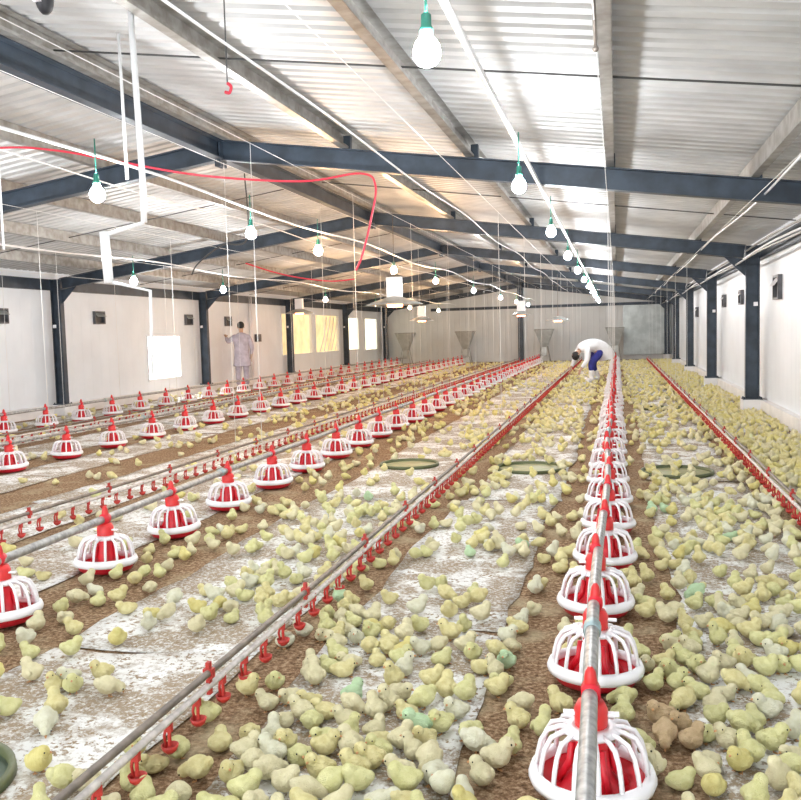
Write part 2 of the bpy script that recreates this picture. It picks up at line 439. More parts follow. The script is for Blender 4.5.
# switch box and white riser by the standing person
b = MB(); b.box(WL, WL+.09, 23.8, 24.1, 1.22, 1.44); b.box(WL+.09, WL+.10, 23.86, 24.04, 1.26, 1.40)
tag(b.build('switch_box', M['dkgrey']), 'small dark switch box on the left wall beside the standing person', 'switch box')
b = MB(); b.tube([(WL+.06, 23.45, .1), (WL+.06, 23.45, 2.5)], .04, 8)
tag(b.build('wall_pipe', M['white']), 'white vertical pipe on the left wall right of the standing person', 'pipe')
b = MB(); b.box(WR-.05, WR, Y1-10.6, Y1-10.45, 1.0, 1.3); 
tag(b.build('wall_bracket', M['black']), 'small black bracket on the far part of the right wall', 'bracket')

# ------------------------------------------------------------------ paper sheets on the litter
def sheet(x0, x1, y0, y1, lab, seed, zz):
    rnd = random.Random(seed); b = MB(); n = max(6, int((y1-y0)/.18)); mcol = 8
    ph = rnd.random()*10; vs = []
    for i in range(n+1):
        y = y0+(y1-y0)*i/n
        a = x0+.05*noise.noise((ph, y*1.1, 0))+.03*noise.noise((ph, y*4, 3)); c = x1+.05*noise.noise((ph+7, y*1.1, 0))+.03*noise.noise((ph+5, y*4, 3))
        for j in range(mcol+1):
            x = a+(c-a)*j/mcol
            ye = y+(.10*noise.noise((x*3, ph, y0)) if i in (0, n) else 0)
            vs.append((x, ye, zz+.003*(1+noise.noise((x*5, ye*5, ph)))))
    w = mcol+1; fs = [(i*w+j, i*w+j+1, (i+1)*w+j+1, (i+1)*w+j) for i in range(n) for j in range(mcol)]
    b.add(vs, fs, True); o = b.build('paper_sheet', M['paper'])
    md = o.modifiers.new('t', 'SOLIDIFY'); md.thickness = .002; md.offset = 1
    tag(o, lab, 'paper sheet', 'white paper sheets laid on the litter')
strips = [(-2.42, -1.50, .9, 'left of the nearest drinker line'), (-1.20, -.46, 1.4, 'between nearest drinker line and rightmost feeder line'),
          (.24, 1.02, 1.4, 'just right of the rightmost feeder line'), (1.34, 2.0, 3.2, 'along the right wall'),
          (-3.78, -3.02, 2.4, 'left of the second feeder line from the right'), (-4.78, -4.0, 4.0, 'left of the second drinker line from the right'),
          (-6.1, -5.42, 5.0, 'just right of the third feeder line from the right'), (-7.5, -6.6, 7.0, 'left of the third feeder line from the right'),
          (-9.9, -9.1, 9.5, 'between the leftmost feeder line and the left wall'), (-8.6, -7.75, 8.0, 'just right of the leftmost feeder line')]
for q, (xa, xb, ys, nm) in enumerate(strips):
    y = ys; k = 1; rs = random.Random(q+3); L = [2.6, 3.4, 4.2, 6, 9, 12]
    while y < 37 and k <= 6:
        y2 = min(y+L[k-1]*rs.uniform(.85, 1.15), 37.6)
        if k == 6: y2 = 37.6
        off = rs.uniform(-.04, .04)
        sheet(xa+off, xb+off, y, y2-rs.uniform(.0, .12)+.06, 'paper sheet %s, %s from the camera' % (nm, ORD[k]), q*10+k, .002+.003*(k % 2))
        y = y2; k += 1

# ------------------------------------------------------------------ pan feeders
def make_feeder():
    root = empty('pan_feeder')
    b = MB()
    b.lathe([(.0, .012), (.10, .010), (.155, .028), (.178, .060), (.184, .062), (.184, .056), (.160, .018), (.10, 0), (0, 0)], 32)
    pan = b.build('feed_pan', M['red'], root)
    b = MB()
    prof = [(.166, .060), (.162, .082), (.172, .092), (.190, .086), (.198, .066), (.192, .050), (.180, .048), (.166, .060)]
    b.lathe(prof, 32); b.build('pan_rim', M['white'], root)
    b = MB(); b.lathe([(.125, .014), (.095, .040), (.062, .075), (.052, .13), (.050, .19)], 20)
    for k in range(6):
        a = 2*pi*k/6; b.box(0, 0, 0, 0, 0, 0) if False else None
        ca, sa = cos(a), sin(a)
        b.tube([(.06*ca, .06*sa, .16), (.068*ca, .068*sa, .10), (.105*ca, .105*sa, .045)], .012, 6)
    b.build('feed_cone', M['red'], root)
    b = MB(); nr = 15
    for k in range(nr):
        a = 2*pi*(k+.5)/nr; ca, sa = cos(a), sin(a)
        b.tube([(r*ca, r*sa, z) for r, z in ((.058, .205), (.098, .204), (.134, .192), (.155, .160), (.166, .120), (.172, .082))], .0084, 5)
    b.lathe([(.050, .192), (.080, .192), (.092, .203), (.070, .213), (.050, .216), (.050, .192)], 20)
    b.build('grille', M['white'], root)
    b = MB()
    b.lathe([(.050, .192), (.052, .262), (.046, .275), (.040, .285)], 16, cap1=True)
    b.lathe([(.021, .325), (.020, .352), (.016, .372), (.008, .385)], 12, cap1=True)
    b.build('hub', M['redorange'], root)
    b = MB(); b.tube([(0, -.026, .312), (0, .026, .312)], .0305, 14); b.build('pipe_saddle', M['red'], root)
    for ex in (-.085, .05):
        b = MB(); b.box(ex, ex+.035, -.012, .012, .245, .252); b.build('locking_ear', M['white'], root)
    return root
fd = make_feeder(); reg(fd); fd_used = False
LINES = [(-.08, 2.48, .85, 40, 'rightmost'), (-2.92, 2.62, .93, 37, 'second'), (-6.22, 7.0, .955, 31, 'third'), (-8.82, 10.2, .96, 28, 'leftmost')]
LN = {'rightmost': 'the rightmost feeder line', 'second': 'the second feeder line from right', 'third': 'the third feeder line from right', 'leftmost': 'the leftmost feeder line'}
FEED = []
def inframe(x, y, m=.15):
    f = .9706*y-.2408*x; return (x+m)*.9706+y*.2408 > -.456*f
KV = 0
def drift(nm, y): return max(-.10, .09-.028*(y-1.0)) if nm == 'second' else 0
for x, ys, st, n, nm in LINES:
    KV = 0
    for k in range(n):
        y = ys+st*k
        if y > 36.0: break
        o = fd if not fd_used else copy_tree(fd)
        fd_used = True
        rr = random.Random(k*7+int(x*10))
        dx = drift(nm, y)+.012*sin(y*1.3+x)+(-.02 if (nm == 'rightmost' and k == 2) else 0)
        o.location = (x+dx, y+rr.uniform(-.02, .02), .004); o.rotation_euler = (rr.uniform(-.03, .03), rr.uniform(-.03, .03), rr.uniform(0, .15))
        v_ = inframe(x+dx, y); KV += v_
        tag(o, 'red caged pan feeder, %s from the camera on %s' % (ordw(KV), LN[nm]) if v_ else 'red caged pan feeder outside the left edge of the photo, %s' % LN[nm].replace('the ', ''), 'feeder', 'pan feeders on '+LN[nm])
        FEED.append((x+dx, y))
        if nm == 'rightmost': o.scale = (.92, .92, 1)
    # feed pipe
    root = empty('feed_pipe', (0, 0, 0)); b = MB()
    y0 = {'rightmost': .7, 'second': 1.0, 'third': 4.0, 'leftmost': 6}[nm]
    pts = []; y = y0
    while y < 36.5: pts.append((x-.004+drift(nm, y)+.012*sin(y*1.3+x), y, .312)); y += .3
    pts.append((x+drift(nm, 36), 36.5, .312))
    b.tube(pts, .0228, 12); b.build('tube', M['galv'], root)
    cl = MB(); cl.lathe([(.0235, -.03), (.031, -.03), (.031, .03), (.0235, .03)], 12); clm = cl.mesh('pipe_clamp'); clm.materials.append(M['clamp'])
    yy = ys+.45*st+.18
    while yy < 36:
        c = bpy.data.objects.new('pipe_clamp', clm); COL.objects.link(c); c.parent = root
        c.location = (x-.004+drift(nm, yy)+.012*sin(yy*1.3+x), yy, .312); c.rotation_euler = (pi/2, 0, 0); yy += 3.0
    tag(root, 'long galvanised feed pipe of %s' % LN[nm], 'pipe', 'feed pipes')
    # hopper at the far end
    root = empty('feed_hopper', (x, 36.75, 0))
    b = MB(); a1, a2 = .38, .12
    v = [(-a1, -a1, 1.35), (a1, -a1, 1.35), (a1, a1, 1.35), (-a1, a1, 1.35), (-a2, -a2, .62), (a2, -a2, .62), (a2, a2, .62), (-a2, a2, .62)]
    b.add(v, [(0, 1, 5, 4), (1, 2, 6, 5), (2, 3, 7, 6), (3, 0, 4, 7), (4, 5, 6, 7)]); b.box(-.10, .10, -.12, .12, .26, .62)
    b.build('bin', M['hopper'], root)
    b = MB(); 
    for (p, q) in (((-a1, -a1), (a1, -a1)), ((a1, -a1), (a1, a1)), ((a1, a1), (-a1, a1)), ((-a1, a1), (-a1, -a1))): b.tube([(p[0], p[1], 1.355), (q[0], q[1], 1.355)], .015, 6)
    b.build('rim', M['galv'], root)
    for sx in (-1, 1):
        for sy in (-1, 1):
            b = MB(); b.tube([(sx*.13, sy*.13, .66), (sx*.24, sy*.24, 0)], .015, 6); b.build('leg', M['galv'], root)
    tag(root, 'grey funnel-shaped feed hopper at the far end of %s' % LN[nm], 'hopper', 'feed hoppers')

# ------------------------------------------------------------------ drinker lines
cup = MB()
cup.box(-.010, .010, -.008, .008, .128, .166); cup.lathe([(.006, .085), (.006, .128)], 8, (.0, 0, 0))
cup.tube([(-.010, 0, .145), (-.018, 0, .11), (-.012, 0, .076)], .005, 6)
cup.lathe([(0, .058), (.010, .058), (.023, .070), (.028, .086), (.025, .086), (.020, .074), (.008, .064), (0, .064)], 12)
cupm = cup.mesh('drip_cup'); cupm.materials.append(M['cupred'])
clip = MB(); clip.box(-.007, .007, -.010, .010, .132, .245); clip.box(-.017, .017, -.012, .012, .190, .222)
clipm = clip.mesh('hanger_clip'); clipm.materials.append(M['cupred'])
DR = [(-1.37, 1.6, 'nearest drinker line, left of the rightmost feeder line'), (1.13, 4.2, 'drinker line beside the right wall'),
      (-3.87, 4.0, 'drinker line beyond the second feeder line from the right'), (-7.55, 8.5, 'drinker line between the two leftmost feeder lines')]
for x, ys, nm in DR:
    root = empty('drinking_line', (x, 0, 0))
    b = MB(); b.tube([(.002, ys-.3+.6*k, .206+.003*sin(k)) for k in range(int((36.6-ys)/.6))], .0125, 8); b.build('support_rail', M['galvdark'], root)
    b = MB(); b.tube([(0, ys-.3+.6*k, .160+.003*sin(k)) for k in range(int((36.6-ys)/.6))], .0125, 8); b.build('water_pipe', M['pvcdirty'], root)
    y = ys+.03; k = 0; rest = MB()
    while y < 36:
        if k < 98:
            c = bpy.data.objects.new('drip_cup', cupm); COL.objects.link(c); c.parent = root; c.location = (0, y, 0); c.rotation_euler = (0, 0, random.uniform(-.5, .5))
        else:
            rest.add([(v[0], v[1]+y, v[2]) for v in cup.v], cup.f, True)
        k += 1; y += .193
    if rest.v:
        o = rest.build('drip_cup', M['cupred'], root); o['kind'] = 'stuff'
    y = ys+.12
    while y < 36:
        c = bpy.data.objects.new('hanger_clip', clipm); COL.objects.link(c); c.parent = root; c.location = (0, y, 0); y += .965 if y < 20 else 1.93
    tag(root, 'twin-pipe %s, with red drip cups' % nm, 'drinker line', 'nipple drinker lines')

# ------------------------------------------------------------------ suspension cords and winch cables
CL = [(-.08, 'rightmost feeder line', .335, 8.95, 3.0), (-3.02, 'second feeder line from the right', .335, 7.1, 3.0), (-6.22, 'third feeder line from the right', .335, 8.6, 3.0), (-8.82, 'leftmost feeder line', .335, 11.3, 3.0),
      (-1.368, 'nearest drinker line', .22, 10.6, 3.0), (1.132, 'right wall drinker line', .22, 15.4, 3.0), (-3.868, 'drinker line left of the second feeder line', .22, 8.4, 3.0), (-7.548, 'drinker line between the leftmost feeder lines', .22, 10.8, 3.0)]
for x, nm, z0, ys, st in CL:
    k = 1; y = ys
    while y < 36:
        zt = raf(x)-.24
        b = MB(); b.tube([(x+.004*sin(y), y, z0), (x, y, zt)], .0028, 5)
        tag(b.build('suspension_cord', M['cord']), 'pale cord holding the %s, %s from camera' % (nm, ORD[k]), 'cord', 'suspension cords')
        k += 1; y += st
    zt = raf(x)-.24
    b = MB(); b.tube([(x, .3, zt), (x, 12, zt-.01), (x, 24, zt-.01), (x, 37.5, zt)], .003, 6)
    tag(b.build('winch_cable', M['cord']), 'thin winch cable under the roof above the %s' % nm, 'cable', 'winch cables')

# ------------------------------------------------------------------ lamps and their conduits
def cable(name, pts, r, m, lab, cat, group=None, n=8):
    b = MB(); b.tube(pts, r, n); o = b.build(name, m); return tag(o, lab, cat, group)
cable('lamp_conduit', [(-.66, .5, 2.70), (-.66, 4, 2.66), (-.67, 8, 2.65), (-.68, 16, 2.64), (-.70, 26, 2.63), (-.74, 37.5, 2.63)], .019, M['pvc'],
      'thick white conduit carrying the right-hand row of bulbs', 'conduit', 'lamp conduits')
def sagp(x, ys, z, s, y0=.5, y1=37.5):
    out = []; y = y0
    while y < y1:
        out.append((x+.02*sin(y*.8), y, z-s*(.5-.5*cos(y*2*pi/5.92)))); y += .7
    return out
cable('lamp_cable', sagp(-3.3, 0, 2.58, .06), .011, M['pvc'], 'sagging white cable carrying the middle row of bulbs', 'cable', 'lamp cables')
cable('lamp_cable', sagp(-6.6, 0, 2.50, .06), .011, M['pvc'], 'sagging white cable carrying the left-hand row of bulbs', 'cable', 'lamp cables')
def make_bulb(mm):
    root = empty('light_bulb')
    b = MB(); b.tube([(0, 0, .34), (0, 0, .10)], .005, 6); b.build('flex', M['green'], root)
    b = MB(); b.lathe([(.010, .115), (.018, .108), (.019, .070), (.024, .062), (.024, .045), (.018, .045)], 12, cap0=False); b.build('socket', M['green'], root)
    b = MB(); b.lathe([(.016, .050), (.022, .035), (.040, .012), (.049, -.015), (.046, -.042), (.030, -.062), (.012, -.070), (.001, -.071)], 14); b.build('glass_bulb', M[mm], root)
    return root
bc = make_bulb('bulb_cool'); bw = make_bulb('bulb_warm'); reg(bc); reg(bw); used = set()
rows = [(-.64, 2.35, 'right-hand row of bulbs', [(.2, 0), (3.1, 0), (6.1, 0), (9.1, 0), (12.2, 0), (15.3, 0), (18.3, 0), (21.3, 0), (24.3, 0), (27.4, 0), (30.4, 0), (33.4, 0)]),
        (-3.3, 2.33, 'middle row of bulbs', [(2.2, 0), (5.2, 0), (7.7, 0), (9.6, 1), (13.1, 1), (16.3, 1), (20.8, 0), (25.8, 0), (30, 1), (34, 0)]),
        (-6.6, 2.22, 'left-hand row of bulbs', [(4.6, 0), (7.6, 0), (11.2, 0), (14.1, 0), (19.6, 1), (24, 1), (28.2, 1), (33, 1)])]
for x, z, nm, ys in rows:
    off_ = 2 if x < -5 else 1
    for k, (y, w) in enumerate(ys):
        src = bw if w else bc
        o = src if src.name not in used else copy_tree(src); used.add(src.name)
        o.location = (x, y, z-(.02 if x < -5 else 0)); 
        tag(o, ('lit %s bulb, %s from the camera in the %s' % ('orange-tinted' if w else 'white', ORD[k+1-off_], nm)) if k >= off_ else 'lit white bulb out of view %s the camera in the %s' % (('beside' if off_ == 2 and k == 1 else 'nearest'), nm), 'light bulb', 'hanging light bulbs')

# red hose draped under the first roof frame
def spline(pts, n=8):
    P = [Vector(p) for p in pts]; out = []
    for i in range(len(P)-1):
        p0 = P[max(i-1, 0)]; p1 = P[i]; p2 = P[i+1]; p3 = P[min(i+2, len(P)-1)]
        for k in range(n):
            t = k/n; out.append(.5*((2*p1)+(-p0+p2)*t+(2*p0-5*p1+4*p2-p3)*t*t+(-p0+3*p1-3*p2+p3)*t**3))
    out.append(P[-1]); return out
cable('red_hose', spline([(-5.6, 6.0, 2.86), (-4.76, 6.17, 2.91), (-4.34, 6.28, 2.88), (-3.91, 6.37, 2.79), (-3.22, 6.54, 2.65), (-2.44, 6.72, 2.58), (-1.98, 6.84, 2.63), (-1.86, 6.86, 2.53), (-1.90, 6.83, 2.25), (-1.97, 6.80, 1.98), (-2.02, 6.78, 1.86)]),
      .009, M['redhose'], 'red hose draped across below the nearest roof frame', 'hose')
cable('red_hose', spline([(-5.2, 11.9, 2.42), (-4.9, 12.2, 2.30), (-4.5, 12.3, 2.20), (-4.1, 12.5, 2.15), (-3.75, 12.55, 2.17)]), .010, M['redhose'],
      'short red hose hanging farther back below the second roof frame', 'hose')
# vertical white pipe assembly
b = MB(); rp = empty('water_riser', (0, 0, 0))
b.tube([(-2.68, 4.65, 3.34), (-2.61, 4.58, 2.2), (-2.61, 4.57, 2.02)], .018, 10); b.build('upper_pipe', M['pvc'], rp)
b = MB(); b.tube([(-2.61, 4.57, 2.02), (-2.83, 4.51, 1.95)], .011, 8); b.build('cross_pipe', M['pvc'], rp)
b = MB(); b.tube([(-2.83, 4.51, 1.97), (-2.81, 4.50, 1.68)], .027, 12); b.build('filter_canister', M['pvc'], rp)
b = MB(); b.tube([(-2.81, 4.50, 1.69), (-2.58, 4.55, 1.63), (-2.58, 4.53, 1.15)], .010, 8); b.build('lower_pipe', M['pvc'], rp)
tag(rp, 'thick white water pipe dropping from the roof left of centre, with filter', 'pipe')
cable('drop_pipe', [(-3.30, 5.56, 3.45), (-3.24, 5.48, 2.45)], .011, M['pvc'], 'thinner white pipe hanging just left of the thick water pipe', 'pipe')
cable('drop_pipe', spline([(-4.9, 5.7, 3.36), (-4.75, 5.75, 2.95), (-4.50, 5.80, 2.95), (-4.49, 5.79, 2.93), (-4.42, 5.7, 2.05)], 4), .008, M['pvc'], 'faint hooked white pipe hanging at the upper left', 'pipe')
# conduits high along the right wall
for k, (x, z) in enumerate(((1.93, 2.50), (1.93, 2.40), (1.82, 2.30))):
    cable('wall_conduit', sagp(x-.02*k, 0, z-.02, .03), .014, M['galv'] if k != 1 else M['pvc'], '%s conduit running high beside the right wall' % ('uppermost grey', 'white', 'lowest grey')[k], 'conduit', 'right wall conduits')
cable('thin_cable', sagp(1.28, 0, 2.52, .02), .009, M['pvc'], 'thin white cable running under the purlin nearest the right wall', 'cable')
cable('thin_cable', sagp(-4.9, 0, 2.95, .05), .008, M['pvc'], 'thin white cable running just left of the ridge', 'cable')
cable('thin_cable', sagp(-1.9, 0, 2.86, .05), .008, M['pvc'], 'thin white cable running between the right-hand and middle bulbs', 'cable')
cable('loop_wire', spline([(-4.58, 10.55, 3.43), (-4.6, 10.6, 2.62), (-5.0, 10.7, 2.56), (-5.4, 10.8, 2.35), (-5.5, 10.8, 2.2)]), .010, M['wire'], 'dark wire loop hanging left of centre below the second frame', 'wire')

# pulleys
def pulley(loc, lab, s=1, hang=0, rope=.5, m='black'):
    root = empty('pulley', loc)
    b = MB(); b.ball((0, 0, 0), .055*s, 14, 10, (.55, .8, 1.15)); b.build('housing', M[m], root)
    b = MB(); b.tube([(-.012*s, -.05*s, 0), (.012*s, -.05*s, 0)], .03*s, 12); b.build('wheel', M['white'], root)
    b = MB(); b.tube([(0, 0, .05*s), (0, 0, hang)], .006, 6); b.build('hook', M['black'], root)
    if rope: b = MB(); b.tube([(0, 0, 0), (.01, 0, -.24)], .007, 6); b.ball((.01, 0, -.25), .013, 10, 8); b.build('rope_end', M['galvdark'], root)
    tag(root, lab, 'pulley', 'ceiling pulleys')
pulley((-2.64, 3.80, 2.99), 'black pulley with white wheel under the roof at the upper left corner', 1.25, roofz(-2.64)-2.99-.02, 0)
pulley((-.085, 3.72, 2.72), 'black pulley on the cable above the rightmost feeder line', .9, raf(-.05)-2.72)
rh = empty('hanging_hook', (-2.0, 4.43, 2.70)); b = MB(); b.tube([(0, 0, roofz(-2)-2.72), (0, 0, .0)], .004, 5); b.build('cord', M['wire'], rh)
b = MB(); b.tube(spline([(0, 0, 0), (.02, 0, -.02), (.01, 0, -.05), (-.015, 0, -.045)]), .009, 6); b.build('hook', M['redhose'], rh)
tag(rh, 'small red hook dangling from the roof above the nearest frame', 'hook')

# ------------------------------------------------------------------ gas brooders
def brooder(loc, rad, lab, box=True, top=2.9):
    root = empty('gas_brooder', loc)
    b = MB(); b.lathe([(.05, .10), (.12, .085), (rad*.7, .03), (rad, -.02), (rad*.99, -.03), (rad*.68, .02), (.10, .07)], 24); b.build('canopy', M['hopper'], root)
    b = MB(); b.lathe([(.11, -.06), (.125, .0), (.09, .045), (0, .05)], 16); b.lathe([(0, -.06), (.11, -.06)], 16); b.build('glowing_plate', M['ember'], root)
    if box:
        b = MB(); b.box(-.11, .11, -.06, .06, .09, .38); b.build('gas_control_box', M['white'], root)
    b = MB(); b.tube([(0, 0, .09), (0, 0, top-loc[2])], .005, 6); b.build('hanging_wire', M['galvdark'], root)
    tag(root, lab, 'brooder heater', 'hanging gas brooders')
brooder((-3.19, 12.67, 1.80), .42, 'glowing gas brooder with wide grey canopy and white box, nearest one', True, 3.1)
brooder((-5.39, 24.5, 1.72), .34, 'glowing gas brooder over the second drinker line, near the end wall centre', True, 3.0)
brooder((-2.65, 25.2, 1.80), .26, 'glowing gas brooder with white box beside the dark end-wall post', True, 3.0)
brooder((-1.63, 25.4, 1.62), .34, 'glowing gas brooder with dark canopy, rightmost one', False, 2.9)
brooder((-8.7, 23.5, 2.02), .40, 'gas brooder with curved canopy beside the left wall near the standing person', True, 2.6)

# end wall post
b = MB(); b.box(-4.15, -3.93, Y1-.26, Y1-.10, 0, 2.28); b.box(-4.15, -3.93, Y1-.3, Y1-.06, 2.40, 3.3)
tag(b.build('end_wall_post', M['steel']), 'dark steel post standing against the middle of the end wall', 'post')

# ------------------------------------------------------------------ trays lying on the floor
M['traydark'] = mat('dark_grey_green_tray', (.10, .14, .10), .5, 0, 10, .3)
def tray(x, y, r, lab, m='tray'):
    root = empty('feed_tray', (x, y, .012))
    b = MB(); b.lathe([(0, .004), (r-.02, .004), (r-.015, .0), (0, 0)], 40); b.build('base', M[m], root)
    b = MB(); b.lathe([(r-.022, 0), (r-.020, .028), (r, .030), (r+.004, .0), (r-.022, 0)], 40); b.build('rim', M['trayrim'], root)
    tag(root, lab, 'tray', 'round feed trays')
tray(-2.06, 8.6, .30, 'round olive feed tray on paper between second feeder line and nearest drinker line')
tray(.52, 8.3, .32, 'round olive feed tray right of the rightmost feeder line, nearer one')
tray(.70, 14.8, .33, 'round olive feed tray right of the rightmost feeder line, farther one')
tray(-.82, 8.45, .33, 'round olive feed tray left of the rightmost feeder line')
tray(-2.07, 2.14, .27, 'dark green round tray cut off at the lower left corner of photo', 'traydark')

# ------------------------------------------------------------------ people
def evalmesh(o):
    dg = bpy.context.evaluated_depsgraph_get(); dg.update()
    return bpy.data.meshes.new_from_object(o.evaluated_get(dg))
def skinned(name, J, E, m, parent=None, sub=2, root=0):
    """J: dict joint->(pos, radius)"""
    ks = list(J); me = bpy.data.meshes.new(name)
    me.from_pydata([J[k][0] for k in ks], [(ks.index(a), ks.index(b_)) for a, b_ in E], [])
    o = bpy.data.objects.new(name, me); COL.objects.link(o)
    md = o.modifiers.new('s', 'SKIN'); md.use_smooth_shade = True
    for i, k in enumerate(ks):
        r = J[k][1]; r = r if isinstance(r, tuple) else (r, r)
        me.skin_vertices[0].data[i].radius = r; me.skin_vertices[0].data[i].use_root = (i == root)
    sb = o.modifiers.new('u', 'SUBSURF'); sb.levels = sub; sb.render_levels = sub
    nm = evalmesh(o); o.modifiers.clear(); o.data = nm; nm.materials.clear(); nm.materials.append(m); nm.name = name
    for p in nm.polygons: p.use_smooth = True
    if parent: o.parent = parent
    return o
def loft(name, secs, m, parent, side=(0, 1, 0), n=20):
    """cloth tube: secs = (centre, radius across, radius along the other way)"""
    b = MB(); P = [Vector(q[0]) for q in secs]; vs = []; S = Vector(side)
    for i, (c, ra, rb) in enumerate(secs):
        t = (P[min(i+1, len(P)-1)]-P[max(i-1, 0)]).normalized(); u = (S-t*S.dot(t)).normalized(); w_ = t.cross(u)
        for k in range(n):
            a = 2*pi*k/n; fold = 1+(.035*sin(a*5+i) if i < 2 else .012*sin(a*4+i*2))
            vs.append(P[i]+u*ra*cos(a)*fold+w_*rb*sin(a)*fold)
    fs = [(i*n+k, i*n+(k+1) % n, (i+1)*n+(k+1) % n, (i+1)*n+k) for i in range(len(P)-1) for k in range(n)]
    b.add(vs, fs, True); o = b.build(name, m, parent)
    md = o.modifiers.new('t', 'SOLIDIFY'); md.thickness = .008; sb = o.modifiers.new('u', 'SUBSURF'); sb.levels = sb.render_levels = 1
    return o
def hand(J, E, wrist, pos, d, side, key):
    """palm and five fingers hanging from joint wrist; d = direction, side = thumb side"""
    d = Vector(d).normalized(); s = Vector(side).normalized(); p = Vector(pos)
    J[key+'palm'] = (tuple(p+d*.055), (.034, .020)); E.append((wrist, key+'palm'))
    for i, (off, L) in enumerate(((-.028, .060), (-.010, .074), (.010, .070), (.027, .056))):
        a = p+d*.095-s*off*1.0; q = a+d*L*.55; r = a+d*L
        nrm = d.cross(s)
        J[key+'f%da' % i] = (tuple(a), .010); J[key+'f%db' % i] = (tuple(q+nrm*.008), .009); J[key+'f%dc' % i] = (tuple(r+nrm*.022), .008)
        E += [(key+'palm', key+'f%da' % i), (key+'f%da' % i, key+'f%db' % i), (key+'f%db' % i, key+'f%dc' % i)]
    J[key+'ta'] = (tuple(p+d*.045+s*.040), .012); J[key+'tb'] = (tuple(p+d*.085+s*.058), .010)
    E += [(key+'palm', key+'ta'), (key+'ta', key+'tb')]

# person 1: stands with the back to the camera facing the left wall, one arm raised
def person_standing():
    J = {'pel': ((0, 0, .92), (.15, .11)), 'waist': ((0, 0, 1.06), (.135, .10)), 'chest': ((0, 0, 1.28), (.165, .115)), 'neck0': ((0, .0, 1.43), .065), 'neck': ((0, .01, 1.49), .052),
         'head': ((0, .03, 1.56), (.070, .085)), 'head2': ((0, .03, 1.645), (.078, .092)), 'head3': ((0, .02, 1.70), (.055, .065)),
         'lh': ((-.09, 0, .86), .088), 'lk': ((-.10, .02, .48), .058), 'la': ((-.11, 0, .09), .038), 'lf': ((-.12, .13, .035), .034),
         'rh': ((.09, 0, .86), .088), 'rk': ((.10, .02, .48), .058), 'ra': ((.11, 0, .09), .038), 'rf': ((.12, .13, .035), .034),
         'ls': ((-.19, 0, 1.38), .056), 'le': ((-.33, .16, 1.24), .043), 'lw': ((-.37, .38, 1.38), .028),
         'rs': ((.19, 0, 1.38), .056), 're': ((.27, -.02, 1.10), .043), 'rw': ((.25, .10, .87), .028)}
    E = [('pel', 'waist'), ('waist', 'chest'), ('chest', 'neck0'), ('neck0', 'neck'), ('neck', 'head'), ('head', 'head2'), ('head2', 'head3'), ('pel', 'lh'), ('lh', 'lk'), ('lk', 'la'), ('la', 'lf'),
         ('pel', 'rh'), ('rh', 'rk'), ('rk', 'ra'), ('ra', 'rf'), ('chest', 'ls'), ('ls', 'le'), ('le', 'lw'), ('chest', 'rs'), ('rs', 're'), ('re', 'rw')]
    base = dict(J); 
    hand(J, E, 'lw', J['lw'][0], (-.1, .9, .5), (1, 0, .1), 'L'); hand(J, E, 'rw', J['rw'][0], (-.05, .25, -1), (0, 1, .2), 'R')
    body = skinned('person', J, E, M['skin'])
    b = MB()                                  # face: nose, eyes, mouth, ears
    b.tube([(0, .115, 1.64), (0, .140, 1.605)], [.008, .014], 6)
    for s in (-1, 1): b.ball((s*.085, .03, 1.62), .026, 8, 6, (.4, .8, 1.2))
    b.build('nose_and_ears', M['skin'], body)
    b = MB()
    for s in (-1, 1): b.ball((s*.032, .112, 1.645), .011, 8, 6)
    b.build('eyes', M['eye'], body)
    b = MB(); b.ball((0, .005, 1.675), .108, 16, 12, (.86, .98, .92)); b.build('hair', M['hair'], body)
    g = lambda k, s, dz=0: (tuple(Vector(base[k][0])+Vector((0, 0, dz))), (base[k][1] if isinstance(base[k][1], tuple) else (base[k][1],)*2)[0]*s if not isinstance(base[k][1], tuple) else (base[k][1][0]*s, base[k][1][1]*s))
    loft('coat', [((0, 0, .60), .235, .17), ((0, 0, .75), .220, .165), ((0, 0, .92), .200, .155), ((0, 0, 1.08), .185, .140), ((0, 0, 1.25), .215, .150), ((0, 0, 1.37), .225, .135), ((0, 0, 1.44), .150, .105), ((0, .005, 1.48), .075, .075)], M['lavender'], body, (1, 0, 0))
    C = {'c': ((-.10, 0, 1.37), .08), 'ls': g('ls', 1.35), 'le': g('le', 1.5), 'lw': ((-.366, .35, 1.36), .046)}
    skinned('sleeve', C, [('c', 'ls'), ('ls', 'le'), ('le', 'lw')], M['lavender'], body)
    C = {'c': ((.10, 0, 1.37), .08), 'rs': g('rs', 1.35), 're': g('re', 1.5), 'rw': ((.252, .08, .91), .046)}
    skinned('sleeve', C, [('c', 'rs'), ('rs', 're'), ('re', 'rw')], M['lavender'], body)
    for s in (-1, 1):
        T = {'h': ((s*.09, 0, .80), .108), 'k': ((s*.10, .02, .48), .080), 'a': ((s*.11, 0, .11), .066)}
        skinned('trouser_leg', T, [('h', 'k'), ('k', 'a')], M['lavtrouser'], body)
        T = {'a': ((s*.11, 0, .09), .050), 'b': ((s*.112, .02, .045), .046), 'c': ((s*.12, .15, .042), .040)}
        skinned('shoe', T, [('a', 'b'), ('b', 'c')], M['shoe'], body)
    return body
p1 = person_standing(); p1.location = (-9.52, 21.3, 0); p1.rotation_euler = (0, 0, radians(28)); 
tag(p1, 'person in a pale lavender coat standing with back turned, arm raised to left wall', 'person')

